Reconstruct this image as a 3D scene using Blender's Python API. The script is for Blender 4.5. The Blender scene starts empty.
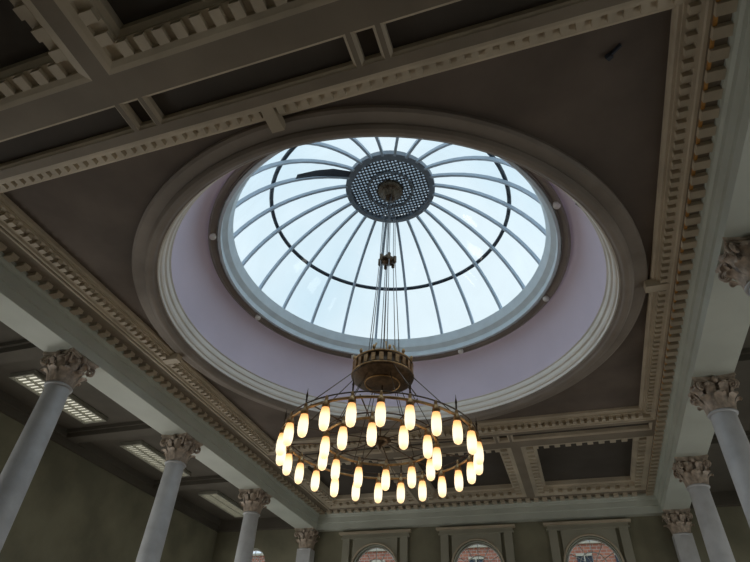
import bpy, math, random
from math import sin, cos, pi, sqrt
from mathutils import Matrix, Vector
random.seed(3)
S=8.0; H0=1.6
CX,CY=-.444,1.31
KX=-.467; KD=.949; ZA=.875   # colonnade centre, half spacing, architrave bottom
def W(p): return (S*p[0],S*p[1],S*p[2]+H0)
scn=bpy.context.scene
try:
    scn.view_settings.view_transform='Standard'
except Exception as e: print(e)

# ---------------- materials
def mat(name,col,rough=.6,metal=0,var=.12,scale=3.0,bump=.1,emis=None,estr=0):
    m=bpy.data.materials.new(name); m.use_nodes=True
    nt=m.node_tree; b=nt.nodes['Principled BSDF']
    tc=nt.nodes.new('ShaderNodeTexCoord')
    n=nt.nodes.new('ShaderNodeTexNoise'); n.inputs['Scale'].default_value=scale; n.inputs['Detail'].default_value=6
    nt.links.new(tc.outputs['Object'],n.inputs['Vector'])
    r=nt.nodes.new('ShaderNodeValToRGB')
    c1=[max(0,c*(1-var)) for c in col]+[1]; c2=[min(1,c*(1+var)) for c in col]+[1]
    r.color_ramp.elements[0].color=c1; r.color_ramp.elements[1].color=c2
    r.color_ramp.elements[0].position=.35; r.color_ramp.elements[1].position=.65
    nt.links.new(n.outputs['Fac'],r.inputs['Fac'])
    nt.links.new(r.outputs['Color'],b.inputs['Base Color'])
    b.inputs['Roughness'].default_value=rough; b.inputs['Metallic'].default_value=metal
    if bump:
        bp=nt.nodes.new('ShaderNodeBump'); bp.inputs['Strength'].default_value=bump; bp.inputs['Distance'].default_value=.02
        n2=nt.nodes.new('ShaderNodeTexNoise'); n2.inputs['Scale'].default_value=scale*8
        nt.links.new(tc.outputs['Object'],n2.inputs['Vector'])
        nt.links.new(n2.outputs['Fac'],bp.inputs['Height']); nt.links.new(bp.outputs['Normal'],b.inputs['Normal'])
    if emis:
        b.inputs['Emission Color'].default_value=(*emis,1); b.inputs['Emission Strength'].default_value=estr
    return m
M_panel=mat('panel_plaster',(.145,.118,.10),.8,scale=.8,var=.18)
M_cream=mat('moulding_plaster',(.58,.51,.40),.55,scale=1.2)
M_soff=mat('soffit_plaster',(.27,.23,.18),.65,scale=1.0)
M_dark=mat('coffer_plaster',(.08,.068,.058),.8,scale=.8)
M_cove=mat('cove_plaster',(.78,.70,.83),.7,scale=.6,var=.04)
M_ring=mat('ring_plaster',(.29,.255,.225),.6,scale=1.2)
M_white=mat('cove_moulding',(.90,.88,.83),.45,scale=1.2,var=.04)
M_arch=mat('entablature_paint',(.60,.65,.60),.5,scale=.8,var=.06)
M_wall=mat('wall_plaster',(.235,.23,.165),.8,scale=.7,var=.2)
M_surr=mat('window_surround_paint',(.40,.40,.33),.6,scale=.8,var=.08)
M_col=mat('column_stone',(.66,.69,.73),.35,scale=2.5,var=.1)
M_cap=mat('capital_stone',(.50,.42,.35),.5,scale=8,var=.3)
M_brass=mat('brass',(.48,.32,.16),.38,1,scale=9,var=.25,bump=0)
M_orange=mat('gilt_bead',(.62,.33,.10),.4,.5,scale=9,var=.2,bump=0)
M_bronze=mat('dark_bronze',(.11,.08,.055),.4,.8,scale=9,var=.3,bump=0)
M_steel=mat('cable_steel',(.30,.30,.32),.4,.8,bump=0)
M_rib=mat('glazing_bar',(.44,.53,.63),.5,bump=0,var=.05)
M_frame=mat('glazing_frame',(.70,.80,.86),.5,bump=0,var=.05)
M_dring=mat('dark_hoop',(.03,.04,.06),.5,bump=0)
M_grd=mat('grille_bar',(.19,.22,.26),.5,bump=0)
M_floor=mat('floor_wood',(.38,.30,.23),.35,scale=2)
M_wood=mat('window_bar',(.6,.6,.57),.5,bump=0)
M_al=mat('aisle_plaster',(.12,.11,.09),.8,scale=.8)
M_diff=mat('light_diffuser',(.8,.8,.7),.5,bump=0,emis=(1,.97,.82),estr=.65)
M_slat=mat('louvre',(.35,.35,.30),.5,bump=0)

def glassmat(name,tint,gl=.06):
    m=bpy.data.materials.new(name); m.use_nodes=True; nt=m.node_tree
    nt.nodes.clear(); o=nt.nodes.new('ShaderNodeOutputMaterial')
    t=nt.nodes.new('ShaderNodeBsdfTransparent')
    n=nt.nodes.new('ShaderNodeTexNoise'); n.inputs['Scale'].default_value=1.2
    tc=nt.nodes.new('ShaderNodeTexCoord'); nt.links.new(tc.outputs['Object'],n.inputs['Vector'])
    r=nt.nodes.new('ShaderNodeValToRGB'); r.color_ramp.elements[0].color=[c*.93 for c in tint]+[1]; r.color_ramp.elements[1].color=list(tint)+[1]
    nt.links.new(n.outputs['Fac'],r.inputs['Fac']); nt.links.new(r.outputs['Color'],t.inputs['Color'])
    g=nt.nodes.new('ShaderNodeBsdfGlossy'); g.inputs['Roughness'].default_value=.05
    x=nt.nodes.new('ShaderNodeMixShader'); x.inputs[0].default_value=gl
    nt.links.new(t.outputs[0],x.inputs[1]); nt.links.new(g.outputs[0],x.inputs[2]); nt.links.new(x.outputs[0],o.inputs[0])
    return m
M_glass=glassmat('skylight_glass',(.92,.975,1.0),.03)
M_wglass=glassmat('window_glass',(.9,.93,.95),.04)
M_grb=glassmat('vent_mesh_backing',(.36,.43,.50),.02)
m=bpy.data.materials.new('milk_glass_lamp'); m.use_nodes=True; nt=m.node_tree; b=nt.nodes['Principled BSDF']
at=nt.nodes.new('ShaderNodeAttribute'); at.attribute_name='hgt'
r=nt.nodes.new('ShaderNodeValToRGB'); r.color_ramp.elements[0].color=(1,.66,.32,1); r.color_ramp.elements[1].color=(.75,.24,.04,1)
r.color_ramp.elements[0].position=0; r.color_ramp.elements[1].position=1
for p_,c_ in ((.22,(1,.86,.64,1)),(.55,(1,.85,.58,1)),(.78,(1,.56,.2,1))):
    e2=r.color_ramp.elements.new(p_); e2.color=c_
nt.links.new(at.outputs['Fac'],r.inputs['Fac']); nt.links.new(r.outputs['Color'],b.inputs['Emission Color'])
b.inputs['Emission Strength'].default_value=1.35; b.inputs['Base Color'].default_value=(.6,.5,.4,1); b.inputs['Roughness'].default_value=.25
M_bulb=m
m=bpy.data.materials.new('brick'); m.use_nodes=True; nt=m.node_tree; b=nt.nodes['Principled BSDF']
br=nt.nodes.new('ShaderNodeTexBrick'); br.inputs['Scale'].default_value=1.5
br.inputs['Color1'].default_value=(.50,.17,.09,1); br.inputs['Color2'].default_value=(.38,.12,.07,1); br.inputs['Mortar'].default_value=(.5,.42,.36,1)
tc=nt.nodes.new('ShaderNodeTexCoord'); mp=nt.nodes.new('ShaderNodeMapping'); mp.inputs['Rotation'].default_value=(pi/2,0,0)
nt.links.new(tc.outputs['Object'],mp.inputs['Vector']); nt.links.new(mp.outputs['Vector'],br.inputs['Vector']); nt.links.new(br.outputs['Color'],b.inputs['Base Color'])
M_brick=m

# ---------------- mesh builder (in units)
class MB:
    def __init__(s): s.v=[]; s.f=[]; s.m=[]; s.mats=[]; s.sm=[]; s.h=[]
    def mi(s,mt):
        if mt not in s.mats: s.mats.append(mt)
        return s.mats.index(mt)
    def add(s,vs,fs,mt,smooth=False,h=None):
        o=len(s.v); s.v+= [tuple(v) for v in vs]; k=s.mi(mt)
        s.h+= (h if h else [0]*len(vs))
        for f in fs: s.f.append([o+i for i in f]); s.m.append(k); s.sm.append(smooth)
    def quad(s,a,b,c,d,mt): s.add([a,b,c,d],[(0,1,2,3)],mt)
    def box(s,x0,x1,y0,y1,z0,z1,mt):
        v=[(x,y,z) for z in (z0,z1) for y in (y0,y1) for x in (x0,x1)]
        s.add(v,[(0,2,3,1),(4,5,7,6),(0,1,5,4),(2,6,7,3),(0,4,6,2),(1,3,7,5)],mt)
    def obox(s,c,ax,ay,az,mt):
        c=Vector(c);v=[]
        for k in (-1,1):
            for j in (-1,1):
                for i in (-1,1): v.append(c+ax*i+ay*j+az*k)
        s.add(v,[(0,2,3,1),(4,5,7,6),(0,1,5,4),(2,6,7,3),(0,4,6,2),(1,3,7,5)],mt)
    def lathe(s,c,prof,n,mt,smooth=True,hh=None):
        vs=[];fs=[];h=[]
        for i,(r,z) in enumerate(prof):
            for k in range(n):
                a=2*pi*k/n; vs.append((c[0]+r*cos(a),c[1]+r*sin(a),z)); h.append(hh[i] if hh else 0)
        for i in range(len(prof)-1):
            for k in range(n):
                k2=(k+1)%n; fs.append((i*n+k,i*n+k2,(i+1)*n+k2,(i+1)*n+k))
        s.add(vs,fs,mt,smooth,h)
    def tube(s,pts,r,n,mt,closed=False):
        pts=[Vector(p) for p in pts]; vs=[];fs=[];N=len(pts)
        up=None
        for i,p in enumerate(pts):
            if closed: t=(pts[(i+1)%N]-pts[i-1]).normalized()
            else: t=(pts[min(i+1,N-1)]-pts[max(i-1,0)]).normalized()
            ref=Vector((0,0,1)) if abs(t.z)<.9 else Vector((1,0,0))
            if up is None: u=t.cross(ref).normalized()
            else: u=(up-t*up.dot(t)).normalized()
            up=u; w=t.cross(u)
            rr=r[i] if isinstance(r,(list,tuple)) else r
            for k in range(n):
                a=2*pi*k/n; vs.append(p+u*cos(a)*rr+w*sin(a)*rr)
        R=N if closed else N-1
        for i in range(R):
            j=(i+1)%N
            for k in range(n):
                k2=(k+1)%n; fs.append((i*n+k,i*n+k2,j*n+k2,j*n+k))
        if not closed: fs+= [tuple(range(n))[::-1],tuple((N-1)*n+k for k in range(n))]
        s.add(vs,fs,mt,True)
    def obj(s,name,parent=None,origin=(0,0,0)):
        me=bpy.data.meshes.new(name); O=Vector(W(origin))
        me.from_pydata([Vector(W(v))-O for v in s.v],[],s.f)
        for mt in s.mats: me.materials.append(mt)
        me.polygons.foreach_set('material_index',s.m); me.polygons.foreach_set('use_smooth',s.sm)
        if any(s.h):
            a=me.attributes.new('hgt','FLOAT','POINT'); a.data.foreach_set('value',s.h)
        me.update()
        ob=bpy.data.objects.new(name,me); ob.location=O; bpy.context.collection.objects.link(ob)
        if parent: ob.parent=parent; ob.location=O-parent.location
        return ob
def empty(name,loc):
    e=bpy.data.objects.new(name,None); e.location=W(loc); bpy.context.collection.objects.link(e); return e

NEAR,FAR=-1.76,1.70   # d coordinates of end walls
# ---------------- ceiling plates & coffers
ceil=MB(); trim=MB()
main_prof=[(0,1.0),(0,.990),(.004,.988),(.006,.985),(.012,.985),(.012,.979),(.035,.979),(.035,.966),(.042,.965),(.044,.960),(.05,.960)]
strip_prof=[(0,1.01),(0,.99),(.01,.985),(.01,.977),(.04,.977),(.04,.966),(.05,.962),(.06,.960)]
nar_prof=[(0,.980),(0,.966),(.004,.963),(.006,.960)]
coffers=[]
def coffer(x0,x1,y0,y1,prof,pm,fill=True,dent=None):
    x0+=CX;x1+=CX;y0+=CY;y1+=CY
    w=prof[-1][0]; coffers.append((x0-w,x1+w,y0-w,y1+w))
    vs=[]
    for o,z in prof: vs+=[(x0-o,y0-o,z),(x1+o,y0-o,z),(x1+o,y1+o,z),(x0-o,y1+o,z)]
    fs=[]
    for i in range(len(prof)-1):
        for k in range(4):
            k2=(k+1)%4; fs.append((i*4+k,i*4+k2,(i+1)*4+k2,(i+1)*4+k))
    trim.add(vs,fs,M_cream)
    z=prof[0][1]
    if fill: ceil.quad((x0,y0,z),(x1,y0,z),(x1,y1,z),(x0,y1,z),pm)
    if dent:
        oa,ob,za,zb,sp,sz=dent
        n=int((x1-x0)/sp); s2=(x1-x0)/n
        for i in range(n+1):
            x=x0+i*s2
            for (a,b) in ((y0-ob,y0-oa),(y1+oa,y1+ob)): trim.box(x-sz/2,x+sz/2,a,b,za,zb,M_cream)
        n=int((y1-y0)/sp); s2=(y1-y0)/n
        for i in range(n+1):
            y=y0+i*s2
            for (a,b) in ((x0-ob,x0-oa),(x1+oa,x1+ob)): trim.box(a,b,y-sz/2,y+sz/2,za,zb,M_cream)
PH=.765
coffer(-PH,PH,-PH,PH,main_prof,M_panel,False,(.018,.036,.966,.9795,.026,.014))
N=128; vs=[];fs=[]
for k in range(N):
    a=2*pi*k/N; c,s_=cos(a),sin(a); q=PH/max(abs(c),abs(s_))
    vs.append((CX+.74*c,CY+.74*s_,1.0)); vs.append((CX+q*c,CY+q*s_,1.0))
for k in range(N):
    j=(k+1)%N; fs.append((2*k,2*k+1,2*j+1,2*j))
ceil.add(vs,fs,M_panel)
for sg in (-1,1):
    ya,yb=(.842,.896) if sg>0 else (-.896,-.842)
    for (a,b) in ((-.80,-.300),(-.278,-.244),(-.222,.202),(.224,.258),(.280,.80)):
        coffer(a,b,ya,yb,nar_prof,M_dark)
    ya,yb=(1.02,1.52) if sg>0 else (-1.57,-1.02)
    for (a,b) in ((-.755,-.36),(-.2,.2),(.36,.755)):
        coffer(a,b,ya,yb,strip_prof,M_dark,True,(.012,.040,.9655,.9775,.04,.022))
EX=KD-.056   # entablature inner face offset from KX
bx0,bx1,by0,by1=KX-EX+.012,KX+EX-.012,CY+NEAR,CY+FAR
xs=sorted(set([bx0,bx1]+[c for r_ in coffers for c in r_[:2]])); ys=sorted(set([by0,by1]+[c for r_ in coffers for c in r_[2:]]))
for i in range(len(xs)-1):
    for j in range(len(ys)-1):
        mx,my=(xs[i]+xs[i+1])/2,(ys[j]+ys[j+1])/2
        if any(a<mx<b_ and c<my<d for a,b_,c,d in coffers): continue
        ceil.quad((xs[i],ys[j],.96),(xs[i+1],ys[j],.96),(xs[i+1],ys[j+1],.96),(xs[i],ys[j+1],.96),M_soff)
WX0,WX1=-2.03,1.12
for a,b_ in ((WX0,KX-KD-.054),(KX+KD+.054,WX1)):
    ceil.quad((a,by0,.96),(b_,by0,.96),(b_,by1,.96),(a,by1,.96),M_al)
ceil.obj('ceiling'); trim.obj('trim_1')

# entablatures
COLY=[-.144,.476,1.096,1.718,2.34]
ent=MB()
prof=[(EX-.022,.960),(EX-.022,.950),(EX-.016,.948),(EX-.012,.943),(EX-.012,.938),(EX-.006,.936),(EX-.006,.906),(EX,.904),(EX,ZA),(KD+.056,ZA),(KD+.056,.92),(KD+.064,.925),(KD+.064,.96)]
for sg in (-1,1):
    vs=[];fs=[]
    for d,z in prof: vs+=[(KX+sg*d,by0,z),(KX+sg*d,by1,z)]
    for i in range(len(prof)-1): fs.append((2*i,2*i+1,2*i+3,2*i+2))
    ent.add(vs,fs,M_arch)
    y=by0+.02
    while y<by1-.08:
        a,b_=sorted((KX+sg*(EX-.052),KX+sg*(EX-.021))); ent.box(a,b_,y,y+.022,.9485,.9605,M_cream); y+=.042
    xb=CX+sg*.822
    ent.box(xb-.003,xb+.003,by0,by1,.9555,.9605,M_orange if sg>0 else M_cream)  # bead coloured orange on the right side, cream on the left
ent.obj('trim_2')
ent=MB()
for sgn,wy in ((1,by1),(-1,by0)):
    pr=[(.07,.960),(.07,.947),(.063,.944),(.06,.936),(.054,.934),(.054,.908),(.045,.906),(.045,ZA),(.0,ZA)]
    vs=[];fs=[]
    for o,z in pr: vs+=[(KX-EX,wy-sgn*o,z),(KX+EX,wy-sgn*o,z)]
    for i in range(len(pr)-1): fs.append((2*i,2*i+1,2*i+3,2*i+2))
    ent.add(vs,fs,M_arch)
    x=KX-.82
    while x<KX+.81:
        a,b_=sorted((wy-sgn*.069,wy-sgn*.100)); ent.box(x,x+.022,a,b_,.9485,.9605,M_cream); x+=.042
    c,d=sorted((wy,wy-sgn*.03))
    ent.box(WX0,KX-KD-.07,c,d,.90,.96,M_al); ent.box(KX+KD+.07,WX1,c,d,.90,.96,M_al)
ent.obj('trim_3')
ab=MB()
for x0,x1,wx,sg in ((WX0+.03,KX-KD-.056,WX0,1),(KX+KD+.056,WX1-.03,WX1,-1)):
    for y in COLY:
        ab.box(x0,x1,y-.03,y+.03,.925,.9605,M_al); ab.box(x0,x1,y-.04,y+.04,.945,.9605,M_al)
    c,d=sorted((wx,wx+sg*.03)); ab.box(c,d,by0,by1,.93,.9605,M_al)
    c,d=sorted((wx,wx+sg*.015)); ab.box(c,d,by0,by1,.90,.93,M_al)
ab.obj('trim_4')
# ring around dome
rg=MB()
rg.lathe((CX,CY),[(.757,1.001),(.757,.990),(.750,.986),(.722,.986),(.722,.982),(.716,.976),(.708,.974)],160,M_ring,False)
rg.lathe((CX,CY),[(.708,.974),(.700,.975),(.694,.980),(.692,.986),(.688,.986),(.688,.992)],160,M_ring,True)
rg.lathe((CX,CY),[(.688,.992),(.684,.992),(.684,1.002),(.679,1.004),(.676,1.010),(.676,1.022),(.670,1.024),(.668,1.032),(.668,1.040),(.663,1.043)],160,M_white,False)
for k in range(4):
    a=k*pi/2; ca,sa=cos(a),sin(a)
    rg.obox((CX+.782*ca,CY+.782*sa,.976),Vector((ca,sa,0))*.035,Vector((-sa,ca,0))*.014,Vector((0,0,.012)),M_cream)
rg.obj('trim_5')
cv=MB(); pr=[]
for i in range(17):
    t=i/16*pi/2; pr.append((.595+.068*cos(t)**.9 if i<16 else .595,1.043+.175*sin(t)))
cv.lathe((CX,CY),pr,160,M_cove)
cv.lathe((CX,CY),[(.595,1.218),(.595,1.212),(.588,1.210),(.588,1.216),(.572,1.222),(.572,1.216),(.566,1.216),(.566,1.235)],160,M_ring,False)
for k in range(8):
    a=(k+.5)*pi/4+.15; ca,sa=cos(a),sin(a)
    cv.lathe((CX+.58*ca,CY+.58*sa),[(.001,1.206),(.009,1.206),(.011,1.210),(.011,1.220)],16,M_white)
# thin dark strip following the cove profile
a=-.247; cv.tube([(CX+(r_-.003)*cos(a),CY+(r_-.003)*sin(a),z) for r_,z in pr[5:11]],.0022,6,M_dring)
cv.obj('ceiling_cove')

# ---------------- skylight dome
dome=empty('skylight_dome',(CX,CY,1.235))
RS,ZC=.600,1.050
def zr(r): return ZC+sqrt(RS*RS-r*r)
g=MB(); n=24
rad=[.560,.535,.50,.46,.42,.37,.31,.25,.2,.155]
g.lathe((CX,CY),[(r_,zr(r_)) for r_ in rad],n*3,M_glass,True); g.obj('glass',dome)
rb=MB()
for k in range(n):
    a=2*pi*(k+.5)/n; ca,sa=cos(a),sin(a)
    pts=[]
    for i in range(15):
        r_=.56*cos(i/14*math.acos(.155/.56)); pts.append((r_,zr(r_)))
    vs=[];fs=[];w=.0048
    T=Vector((-sa,ca,0))
    for i,(r_,z) in enumerate(pts):
        nr=Vector((r_,z-ZC)).normalized()
        ip=(r_-nr.x*.012,z-nr.y*.012)
        for (q,sg) in (((r_,z),-1),((r_,z),1),(ip,1),(ip,-1)):
            vs.append(Vector((CX+q[0]*ca,CY+q[0]*sa,q[1]))+T*w*sg)
    for i in range(len(pts)-1):
        for c in range(4): fs.append((i*4+c,i*4+(c+1)%4,(i+1)*4+(c+1)%4,(i+1)*4+c))
    rb.add(vs,fs,M_rib)
r_=.428
rb.tube([(CX+(r_+.006)*cos(2*pi*k/96),CY+(r_+.006)*sin(2*pi*k/96),zr(r_)+.008) for k in range(96)],.0075,8,M_dring,True)
rb.obj('glazing_bars',dome)
fr=MB()
fr.lathe((CX,CY),[(.569,1.216),(.569,1.262),(.560,1.262),(.545,1.262),(.536,1.285),(.530,1.285),(.540,1.250),(.556,1.236),(.556,1.216),(.569,1.216)],96,M_frame,False)
fr.obj('base_frame',dome)
vt=MB(); zv=zr(.16)
vt.lathe((CX,CY),[(.172,zv+.01),(.172,zv-.012),(.150,zv-.018),(.150,zv+.005)],64,M_grd,False)
vt.lathe((CX,CY),[(.15,zv+.01),(.001,zv+.01)],64,M_grb,False)
for i in range(-11,12):
    q=i*.0132; L=sqrt(max(0,.151**2-q*q))
    vt.box(CX+q-.0026,CX+q+.0026,CY-L,CY+L,zv-.008,zv-.004,M_grd)
    vt.box(CX-L,CX+L,CY+q-.0026,CY+q+.0026,zv-.008,zv-.004,M_grd)
vt.lathe((CX,CY),[(.09,zv-.004),(.09,zv-.013),(.082,zv-.013),(.082,zv-.004)],48,M_grd,False)
vt.lathe((CX,CY),[(.050,zv-.005),(.050,zv-.02),(.040,zv-.03),(.028,zv-.034),(.024,zv-.055),(.012,zv-.06),(.001,zv-.06)],32,M_bronze)
vt.obj('vent_grille',dome)
bl=MB(); vs=[];fs=[]
A0=2*pi*14.5/24+.02; A1=2*pi*15.5/24-.02
for r_,f1 in ((.37,.35),(.31,.6),(.25,.9),(.18,1)):
    for a in (A0,A0+(A1-A0)*f1*.8): vs.append((CX+(r_-.008)*cos(a),CY+(r_-.008)*sin(a),zr(r_)-.006))
for i in range(3): fs.append((2*i,2*i+1,2*i+3,2*i+2))
bl.add(vs,fs,M_dring); bl.obj('blackout_pane',dome)

# ---------------- chandelier
ch=empty('chandelier',(CX,CY,.80))
c=(CX,CY)
p=MB()
ZR=.597; RO,RI=.257,.150
def circ(r_,z,n=96,ph=0): return [(CX+r_*cos(2*pi*k/n+ph),CY+r_*sin(2*pi*k/n+ph),z) for k in range(n)]
for r_ in (RO,RI):
    p.tube(circ(r_,ZR),.0036,8,M_brass,True)
    p.tube(circ(r_,ZR+.014),.0018,6,M_bronze,True)
p.obj('rings',ch)
p=MB()
for k in range(12):
    a=2*pi*k/12+pi/24; ca,sa=cos(a),sin(a)
    p.tube([(CX+.03*ca,CY+.03*sa,ZR+.008),(CX+RI*ca,CY+RI*sa,ZR+.004),(CX+RO*ca,CY+RO*sa,ZR+.006)],.0017,6,M_bronze)
for k in range(6):
    a=2*pi*k/6+pi/24; ca,sa=cos(a),sin(a)
    p.tube([(CX+.085*ca,CY+.085*sa,.795),(CX+RO*ca,CY+RO*sa,ZR+.012)],.0013,6,M_bronze)
    p.tube([(CX+.06*ca,CY+.06*sa,.79),(CX+RI*ca,CY+RI*sa,ZR+.012)],.0011,6,M_bronze)
p.lathe(c,[(.001,ZR+.014),(.014,ZR+.013),(.03,ZR+.008),(.014,ZR-.002),(.006,ZR-.008),(.003,ZR-.016),(.001,ZR-.018)],24,M_bronze)
p.tube([(CX,CY,ZR),(CX,CY,.79)],.0022,8,M_bronze)
p.obj('arms',ch)
DZ=-.013
p=MB()
p.lathe(c,[(.001,.782+DZ),(.03,.784+DZ),(.055,.790+DZ),(.078,.798+DZ),(.088,.802+DZ),(.090,.806+DZ),(.090,.812+DZ),(.085,.814+DZ),(.083,.842+DZ),(.088,.845+DZ),(.088,.851+DZ),(.081,.855+DZ),(.05,.862+DZ),(.02,.880+DZ),(.012,.885+DZ),(.001,.886+DZ)],48,M_bronze)
for k in range(24):
    a=2*pi*k/24; ca,sa=cos(a),sin(a)
    p.obox((CX+.086*ca,CY+.086*sa,.828+DZ),Vector((ca,sa,0))*.003,Vector((-sa,ca,0))*.006,Vector((0,0,.012)),M_brass)
p.tube(circ(.089,.810+DZ,48),.0025,6,M_brass,True); p.tube(circ(.087,.848+DZ,48),.0025,6,M_brass,True)
p.tube(circ(.05,.787+DZ,48),.002,6,M_brass,True)
for k in range(12):
    a=2*pi*k/12; p.lathe((CX+.086*cos(a),CY+.086*sin(a)),[(.001,.868+DZ),(.004,.866+DZ),(.005,.860+DZ),(.003,.853+DZ),(.001,.852+DZ)],8,M_brass)
for k in range(6):
    a=2*pi*k/6; p.tube([(CX+.055*cos(a),CY+.055*sin(a),.845),(CX+.03*cos(a),CY+.03*sin(a),.90)],.003,6,M_brass)
p.obj('drum',ch)
p=MB()
for k in range(6):
    a=2*pi*k/6; ca,sa=cos(a),sin(a)
    p.tube([(CX+.05*ca,CY+.05*sa,.845),(CX+.028*ca,CY+.028*sa,1.25),(CX+.02*ca,CY+.02*sa,zv-.03)],.0013,6,M_steel)
p.tube([(CX,CY,.86),(CX,CY,zv-.05)],.0022,6,M_steel)
p.lathe(c,[(.001,1.235),(.010,1.238),(.024,1.246),(.026,1.254),(.010,1.262),(.008,1.275),(.001,1.28)],24,M_bronze)
for k in range(6):
    a=2*pi*k/6; ca,sa=cos(a),sin(a)
    p.lathe((CX+.027*ca,CY+.027*sa),[(.001,1.232),(.006,1.238),(.006,1.262),(.001,1.268)],10,M_bronze)
p.obj('suspension_cables',ch)
bu=MB(); fi=MB()
bp_=[(.0010,-.072),(.0048,-.0715),(.0090,-.068),(.0114,-.060),(.0122,-.049),(.0120,-.037),(.0108,-.027),(.0090,-.018),(.0080,-.012)]
hh=[(z+.072)/.060 for r_,z in bp_]
for R_,n_,ph in ((RO,24,.06),(RI,12,.19)):
    for k in range(n_):
        a=2*pi*k/n_+ph; q=(CX+R_*cos(a),CY+R_*sin(a))
        bu.lathe(q,[(r_,ZR+z) for r_,z in bp_],16,M_bulb,True,hh)
        fi.lathe(q,[(.0084,ZR-.018),(.0100,ZR-.013),(.0092,ZR-.006),(.0060,ZR),(.0038,ZR+.006),(.0046,ZR+.010),(.0022,ZR+.016)],10,M_brass)
        if R_==RO and k%2==0: fi.lathe(q,[(.0022,ZR+.016),(.0022,ZR+.030),(.0032,ZR+.033),(.001,ZR+.045),(.0003,ZR+.055)],8,M_bronze)
bu.obj('glass_shades',ch); fi.obj('lamp_holders',ch)

# ---------------- columns
def leaf(mb,r0,z0,h,w,ang,mt,off=.0,flat=None):
    path=[(0,0),(.001,.2),(.002,.4),(.004,.6),(.008,.8),(.015,.95),(.022,1.0),(.027,.95),(.027,.85)]
    wp=[.7,.95,.85,1.0,.8,.9,.6,.4,.12]
    vs=[];fs=[]
    for (o,t),ww in zip(path,wp):
        for s_ in (-1,-.5,0,.5,1):
            r_=r0+off+o+.004*(1-abs(s_))+.006*t
            a=ang+s_*ww*w/2/r0
            vs.append((r_*cos(a),r_*sin(a),z0+t*h-(.003 if abs(s_)==1 else 0)))
    for i in range(len(path)-1):
        for j in range(4): fs.append((i*5+j,i*5+j+1,(i+1)*5+j+1,(i+1)*5+j))
    mb.add(vs,fs,mt,True)
def capital(mb,z0,z1):
    h=.112; z1r=z1; v0=len(mb.v)
    mb.lathe((0,0),[(.042,z0-.008),(.047,z0-.006),(.048,z0-.002),(.044,z0+.002),(.041,z0+.004)],40,M_col)
    mb.lathe((0,0),[(.041,z0),(.041,z0+.05),(.044,z0+.085),(.052,z0+h-.018),(.058,z0+h-.014)],32,M_cap)
    for k in range(8): leaf(mb,.042,z0+.002,.050,.030,2*pi*k/8,M_cap)
    for k in range(8): leaf(mb,.042,z0+.004,.084,.028,2*pi*(k+.5)/8,M_cap,.001)
    for k in range(4):
        a=pi/4+k*pi/2; ca,sa=cos(a),sin(a)
        for sd in (-1,1):
            pts=[]
            for i in range(22):
                t=i/21; th=t*2*pi*1.4; rr=.015*(1-.75*t)
                u=.076+rr*sin(th)*1.0; z=z0+h-.034+rr*cos(th)
                pts.append((u*ca-sd*.006*sa,u*sa+sd*.006*ca,z))
            st=[(.045*ca-sd*.014*sa,.045*sa+sd*.014*ca,z0+.062),(.056*ca-sd*.009*sa,.056*sa+sd*.009*ca,z0+.088)]
            mb.tube(st+pts,[.003,.0035]+[.0042*(1-.5*i/21) for i in range(22)],6,M_cap)
    for k in range(4):
        a=k*pi/2; q=(.062*cos(a),.062*sin(a))
        mb.lathe(q,[(.001,z0+h-.028),(.009,z0+h-.024),(.011,z0+h-.014),(.006,z0+h-.004),(.001,z0+h-.002)],10,M_cap)
        for sd in (-1,1):
            pts=[]
            for i in range(14):
                t=i/13; th=t*2*pi; rr=.009*(1-.7*t)
                tt=sd*.016-sd*rr*sin(th); pts.append((.055*cos(a)-tt*sin(a),.055*sin(a)+tt*cos(a),z0+h-.032+rr*cos(th)))
            mb.tube(pts,.0026,5,M_cap)
    for (za,zb,sc) in ((z0+h-.016,z0+h-.009,.94),(z0+h-.009,z0+h,1.0)):
        loop=[]
        for k in range(4):
            a=k*pi/2
            for i in range(9):
                t=-1+2*i/8; y=t*.068*sc; x=(.056+.012*abs(t)**2)*sc
                loop.append((x*cos(a)-y*sin(a),x*sin(a)+y*cos(a)))
        n_=len(loop); vs=[(x,y,za) for x,y in loop]+[(x,y,zb) for x,y in loop]
        fs=[(i,(i+1)%n_,n_+(i+1)%n_,n_+i) for i in range(n_)]+[tuple(range(n_))[::-1],tuple(range(n_,2*n_))]
        mb.add(vs,fs,M_cap)
    kz=(z1r-z0)/h; kr=.86
    for i in range(v0,len(mb.v)):
        x,y,z=mb.v[i]; mb.v[i]=(x*kr,y*kr,z0+(z-z0)*kz)
FZ=-.2
cm=MB(); z0=ZA-.100
pr=[(.042,FZ+.055)]+[(.042-.0070*max(0,(t-.25)/.75)**1.5,FZ+.055+t*(z0-.006-FZ-.055)) for t in [i/16 for i in range(17)]]
cm.lathe((0,0),pr,48,M_col)
cm.lathe((0,0),[(.054,FZ+.022),(.058,FZ+.028),(.056,FZ+.034),(.048,FZ+.037),(.048,FZ+.041),(.052,FZ+.046),(.050,FZ+.052),(.042,FZ+.055)],48,M_col)
cm.box(-.060,.060,-.060,.060,FZ,FZ+.022,M_col)
capital(cm,z0,ZA)
first=None
for y in COLY:
    for sg in (-1,1):
        if first is None:
            first=cm.obj('column',origin=(0,0,FZ)); ob=first
        else:
            ob=bpy.data.objects.new('column',first.data); bpy.context.collection.objects.link(ob)
        ob.location=W((KX+sg*KD,y,FZ))
pm=MB()
pm.box(-.040,.040,-.03,.03,FZ+.04,z0,M_col); pm.box(-.050,.050,-.038,.03,FZ,FZ+.04,M_col); capital(pm,z0,ZA)
keep=[i for i,f in enumerate(pm.f) if all(pm.v[k][1]<.031 for k in f)]
pm.f=[pm.f[i] for i in keep]; pm.m=[pm.m[i] for i in keep]; pm.sm=[pm.sm[i] for i in keep]
pf=None
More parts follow.
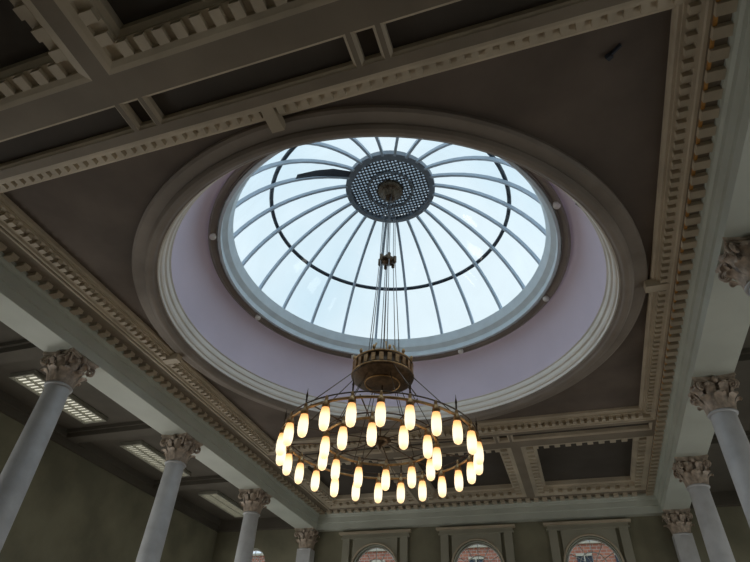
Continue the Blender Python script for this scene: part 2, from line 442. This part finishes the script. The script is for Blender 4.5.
for sg in (-1,1):
    if pf is None: pf=pm.obj('pilaster',origin=(0,0,FZ)); ob=pf
    else: ob=bpy.data.objects.new('pilaster',pf.data); bpy.context.collection.objects.link(ob)
    ob.location=W((KX+sg*KD,by1-.033,FZ))

# ---------------- walls with arched openings
def wall(name,axis,pos,u0,u1,wins,th,mt):
    mb=MB()
    P=(lambda u,z,o=0:(u,pos+o,z)) if axis=='y' else (lambda u,z,o=0:(pos+o,u,z))
    cur=u0
    for uc,r_,zs,zt in sorted(wins):
        mb.quad(P(cur,FZ),P(uc-r_,FZ),P(uc-r_,.96),P(cur,.96),mt); cur=uc+r_
        n_=20; pts=[(uc-r_*cos(pi*i/n_),zt-r_+r_*sin(pi*i/n_)) for i in range(n_+1)]
        for i in range(n_):
            (a,za),(b_,zb)=pts[i],pts[i+1]
            mb.quad(P(a,za),P(b_,zb),P(b_,.96),P(a,.96),mt)
            mb.quad(P(a,FZ),P(b_,FZ),P(b_,zs),P(a,zs),mt)
            mb.quad(P(a,za),P(b_,zb),P(b_,zb,th),P(a,za,th),M_surr)
        for a in (uc-r_,uc+r_): mb.quad(P(a,zs),P(a,zt-r_),P(a,zt-r_,th),P(a,zs,th),M_surr)
        mb.quad(P(uc-r_,zs),P(uc+r_,zs),P(uc+r_,zs,th),P(uc-r_,zs,th),M_surr)
    mb.quad(P(cur,FZ),P(u1,FZ),P(u1,.96),P(cur,.96),mt)
    mb.obj(name)
ZT=.794; XO=-.030
fw=[(CX+d+XO,.125,.05,ZT) for d in (-.55,0,.55)]+[(-1.765,.085,.10,.805),(.85,.085,.10,.805)]
wall('wall_far','y',by1,WX0,WX1,fw,.05,M_wall)
wall('wall_near','y',by0,WX0,WX1,[],-.05,M_wall)
aw=[((COLY[i]+COLY[i+1])/2,.11,.0,.45) for i in range(4)]+[((COLY[4]+by1)/2,.11,.0,.45)]  # aisle windows below the view, added to let light in
wall('wall_left','x',WX0,by0,by1,aw,-.05,M_wall)
wall('wall_right','x',WX1,by0,by1,aw,.05,M_wall)
fl=MB(); fl.quad((WX0,by0,FZ),(WX1,by0,FZ),(WX1,by1,FZ),(WX0,by1,FZ),M_floor); fl.obj('floor')
wn=0
def window(axis,pos,uc,r_,zs,zt):
    global wn; wn+=1
    mb=MB(); P=(lambda u,z,o=0:(u,pos+o,z)) if axis=='y' else (lambda u,z,o=0:(pos+o,u,z))
    zc=zt-r_; n_=20
    arc=[(uc-r_*cos(pi*i/n_),zc+r_*sin(pi*i/n_)) for i in range(n_+1)]
    loop=[(uc-r_,zs)]+arc+[(uc+r_,zs)]
    mb.add([P(u,z) for u,z in loop],[tuple(range(len(loop)))],M_wglass)
    ins=.96
    mb.tube([P(uc+(u-uc)*ins,z if z<=zs else zc+(z-zc)*ins if z>zc else z,0) for u,z in loop],.005,6,M_wood)
    mb.tube([P(uc+(u-uc)*.5,zc+(z-zc)*.5) for u,z in arc],.0022,6,M_wood)
    for k in range(1,6): 
        a=pi*k/6; mb.tube([P(uc,zc),P(uc-r_*cos(a),zc+r_*sin(a))],.0018,5,M_wood)
    for k in range(-1,3):
        u=uc+(k-.5)*r_*.5; mb.tube([P(u,zs),P(u,zc)],.0026,5,M_wood)
    z=zc
    while z>zs+.02: mb.tube([P(uc-r_,z),P(uc+r_,z)],.0026 if z<zc else .005,5,M_wood); z-=.09
    mb.obj('window_%d'%wn)
for w_ in fw: window('y',by1+.03,*w_)
for w_ in aw: window('x',WX0-.03,*w_); window('x',WX1+.03,*w_)
sr=MB()
for d in (-.55,0,.55):
    x=CX+d+XO
    for s_ in (-1,1):
        a,b_=sorted((x+s_*.145,x+s_*.185)); sr.box(a,b_,by1-.014,by1-.0,FZ,.828,M_surr)
    n_=20; r_=.127; zc=ZT-.125
    for i in range(n_):
        a,b_=pi*i/n_,pi*(i+1)/n_
        xa,xb=x-r_*cos(a),x-r_*cos(b_); za,zb=zc+r_*sin(a),zc+r_*sin(b_)
        sr.quad((xa,by1-.008,za),(xb,by1-.008,zb),(xb,by1-.008,.828),(xa,by1-.008,.828),M_surr)
    sr.tube([(x-.132*cos(pi*i/24),by1-.008,zc+.132*sin(pi*i/24)) for i in range(25)],.005,6,M_cream)
    sr.box(x-.195,x+.195,by1-.018,by1,.826,.834,M_surr)
    sr.box(x-.205,x+.205,by1-.03,by1,.850,.860,M_cream); sr.box(x-.19,x+.19,by1-.012,by1,.834,.850,M_surr)
sr.obj('trim_6')
# aisle ceiling light panels
for side in (0,1):
    for i in range(len(COLY)):
        y1=COLY[i+1] if i+1<len(COLY) else by1
        ym=(COLY[i]+y1)/2+.02; xm=-1.80 if side==0 else .90
        mb=MB(); w,l=.05,.19
        mb.box(xm-w,xm+w,ym-l,ym+l,.952,.955,M_diff)
        for a,b_,c_,d in ((-w-.008,-w,-l-.008,l+.008),(w,w+.008,-l-.008,l+.008),(-w,w,-l-.008,-l),(-w,w,l,l+.008)):
            mb.box(xm+a,xm+b_,ym+c_,ym+d,.944,.9595,M_slat)
        y=ym-l+.013
        while y<ym+l: mb.box(xm-w,xm+w,y-.0012,y+.0012,.945,.952,M_slat); y+=.0195
        mb.box(xm-.0015,xm+.0015,ym-l,ym+l,.945,.952,M_slat)
        mb.obj('ceiling_light_panel',origin=(xm,ym,.95))
bb=MB(); Y=4.35
bb.box(CX-2.2,CX+2.2,Y,Y+.4,FZ,1.10,M_brick); bb.box(CX-2.22,CX+2.22,Y-.02,Y+.42,1.10,1.115,M_cream)
for i in range(-8,9):
    x=CX+i*.25
    for z in (.2,.5,.88):
        bb.box(x-.05,x+.05,Y-.012,Y+.01,z,z+.14,M_dring); bb.box(x-.055,x+.055,Y-.02,Y+.01,z+.14,z+.155,M_cream); bb.box(x-.004,x+.004,Y-.02,Y,z,z+.14,M_cream); bb.box(x-.05,x+.05,Y-.02,Y,z+.066,z+.073,M_cream)
bb.obj('brick_building')
gd=MB(); gd.quad((-8,-8,FZ-.01),(8,-8,FZ-.01),(8,8,FZ-.01),(-8,8,FZ-.01),M_arch); gd.obj('ground')
fx=MB(); fx.obox((.225,.600,.996),Vector((.012,-.010,0)),Vector((.0012,.0015,0)),Vector((0,0,.004)),M_dring); fx.obox((.216,.607,.994),Vector((.004,-.003,0)),Vector((.003,.003,0)),Vector((0,0,.006)),M_dring)
fx.obj('ceiling_sensor')

# ---------------- light
w=bpy.data.worlds.new('sky'); scn.world=w; w.use_nodes=True; nt=w.node_tree; bg=nt.nodes['Background']
n=nt.nodes.new('ShaderNodeTexNoise'); n.inputs['Scale'].default_value=2.2; n.inputs['Detail'].default_value=4
tc=nt.nodes.new('ShaderNodeTexCoord'); nt.links.new(tc.outputs['Generated'],n.inputs['Vector'])
r=nt.nodes.new('ShaderNodeValToRGB'); r.color_ramp.elements[0].color=(.55,.75,.88,1); r.color_ramp.elements[1].color=(.84,.94,.99,1)
r.color_ramp.elements[0].position=.3; r.color_ramp.elements[1].position=.6
nt.links.new(n.outputs['Fac'],r.inputs['Fac']); nt.links.new(r.outputs['Color'],bg.inputs['Color']); bg.inputs['Strength'].default_value=1.07
def area(name,loc,rot,sx,sy,en,col=(1,1,1)):
    l=bpy.data.lights.new(name,'AREA'); l.shape='RECTANGLE'; l.size=sx*S; l.size_y=sy*S
    l.energy=en; l.color=col
    o=bpy.data.objects.new(name,l); o.location=W(loc); o.rotation_euler=rot; bpy.context.collection.objects.link(o)
for w_ in aw[1:]:  # fill lamps added just inside the unseen aisle windows to brighten the room
    area('window_daylight',(WX0+.01,w_[0],.22),(0,-pi/2,0),.40,.2,95,(1,.96,.89))
    area('window_daylight',(WX1-.01,w_[0],.22),(0,pi/2,0),.40,.2,50,(1,.96,.89))

# ---------------- camera from vanishing points
f=543.0
Yv=Vector((235,469,f)).normalized(); Xv=-Vector((-1939,342,f)); Xv=(Xv-Yv*Xv.dot(Yv)).normalized(); Zv=Xv.cross(Yv)
if Zv.y>0: Zv=-Zv
R=Matrix(((Xv.x,-Xv.y,-Xv.z),(Yv.x,-Yv.y,-Yv.z),(Zv.x,-Zv.y,-Zv.z)))
cam=bpy.data.cameras.new('camera'); cam.sensor_width=36; cam.lens=36*f/750; cam.clip_end=500
co=bpy.data.objects.new('camera',cam); co.matrix_world=Matrix.Translation((0,0,H0))@R.to_4x4()
bpy.context.collection.objects.link(co); scn.camera=co
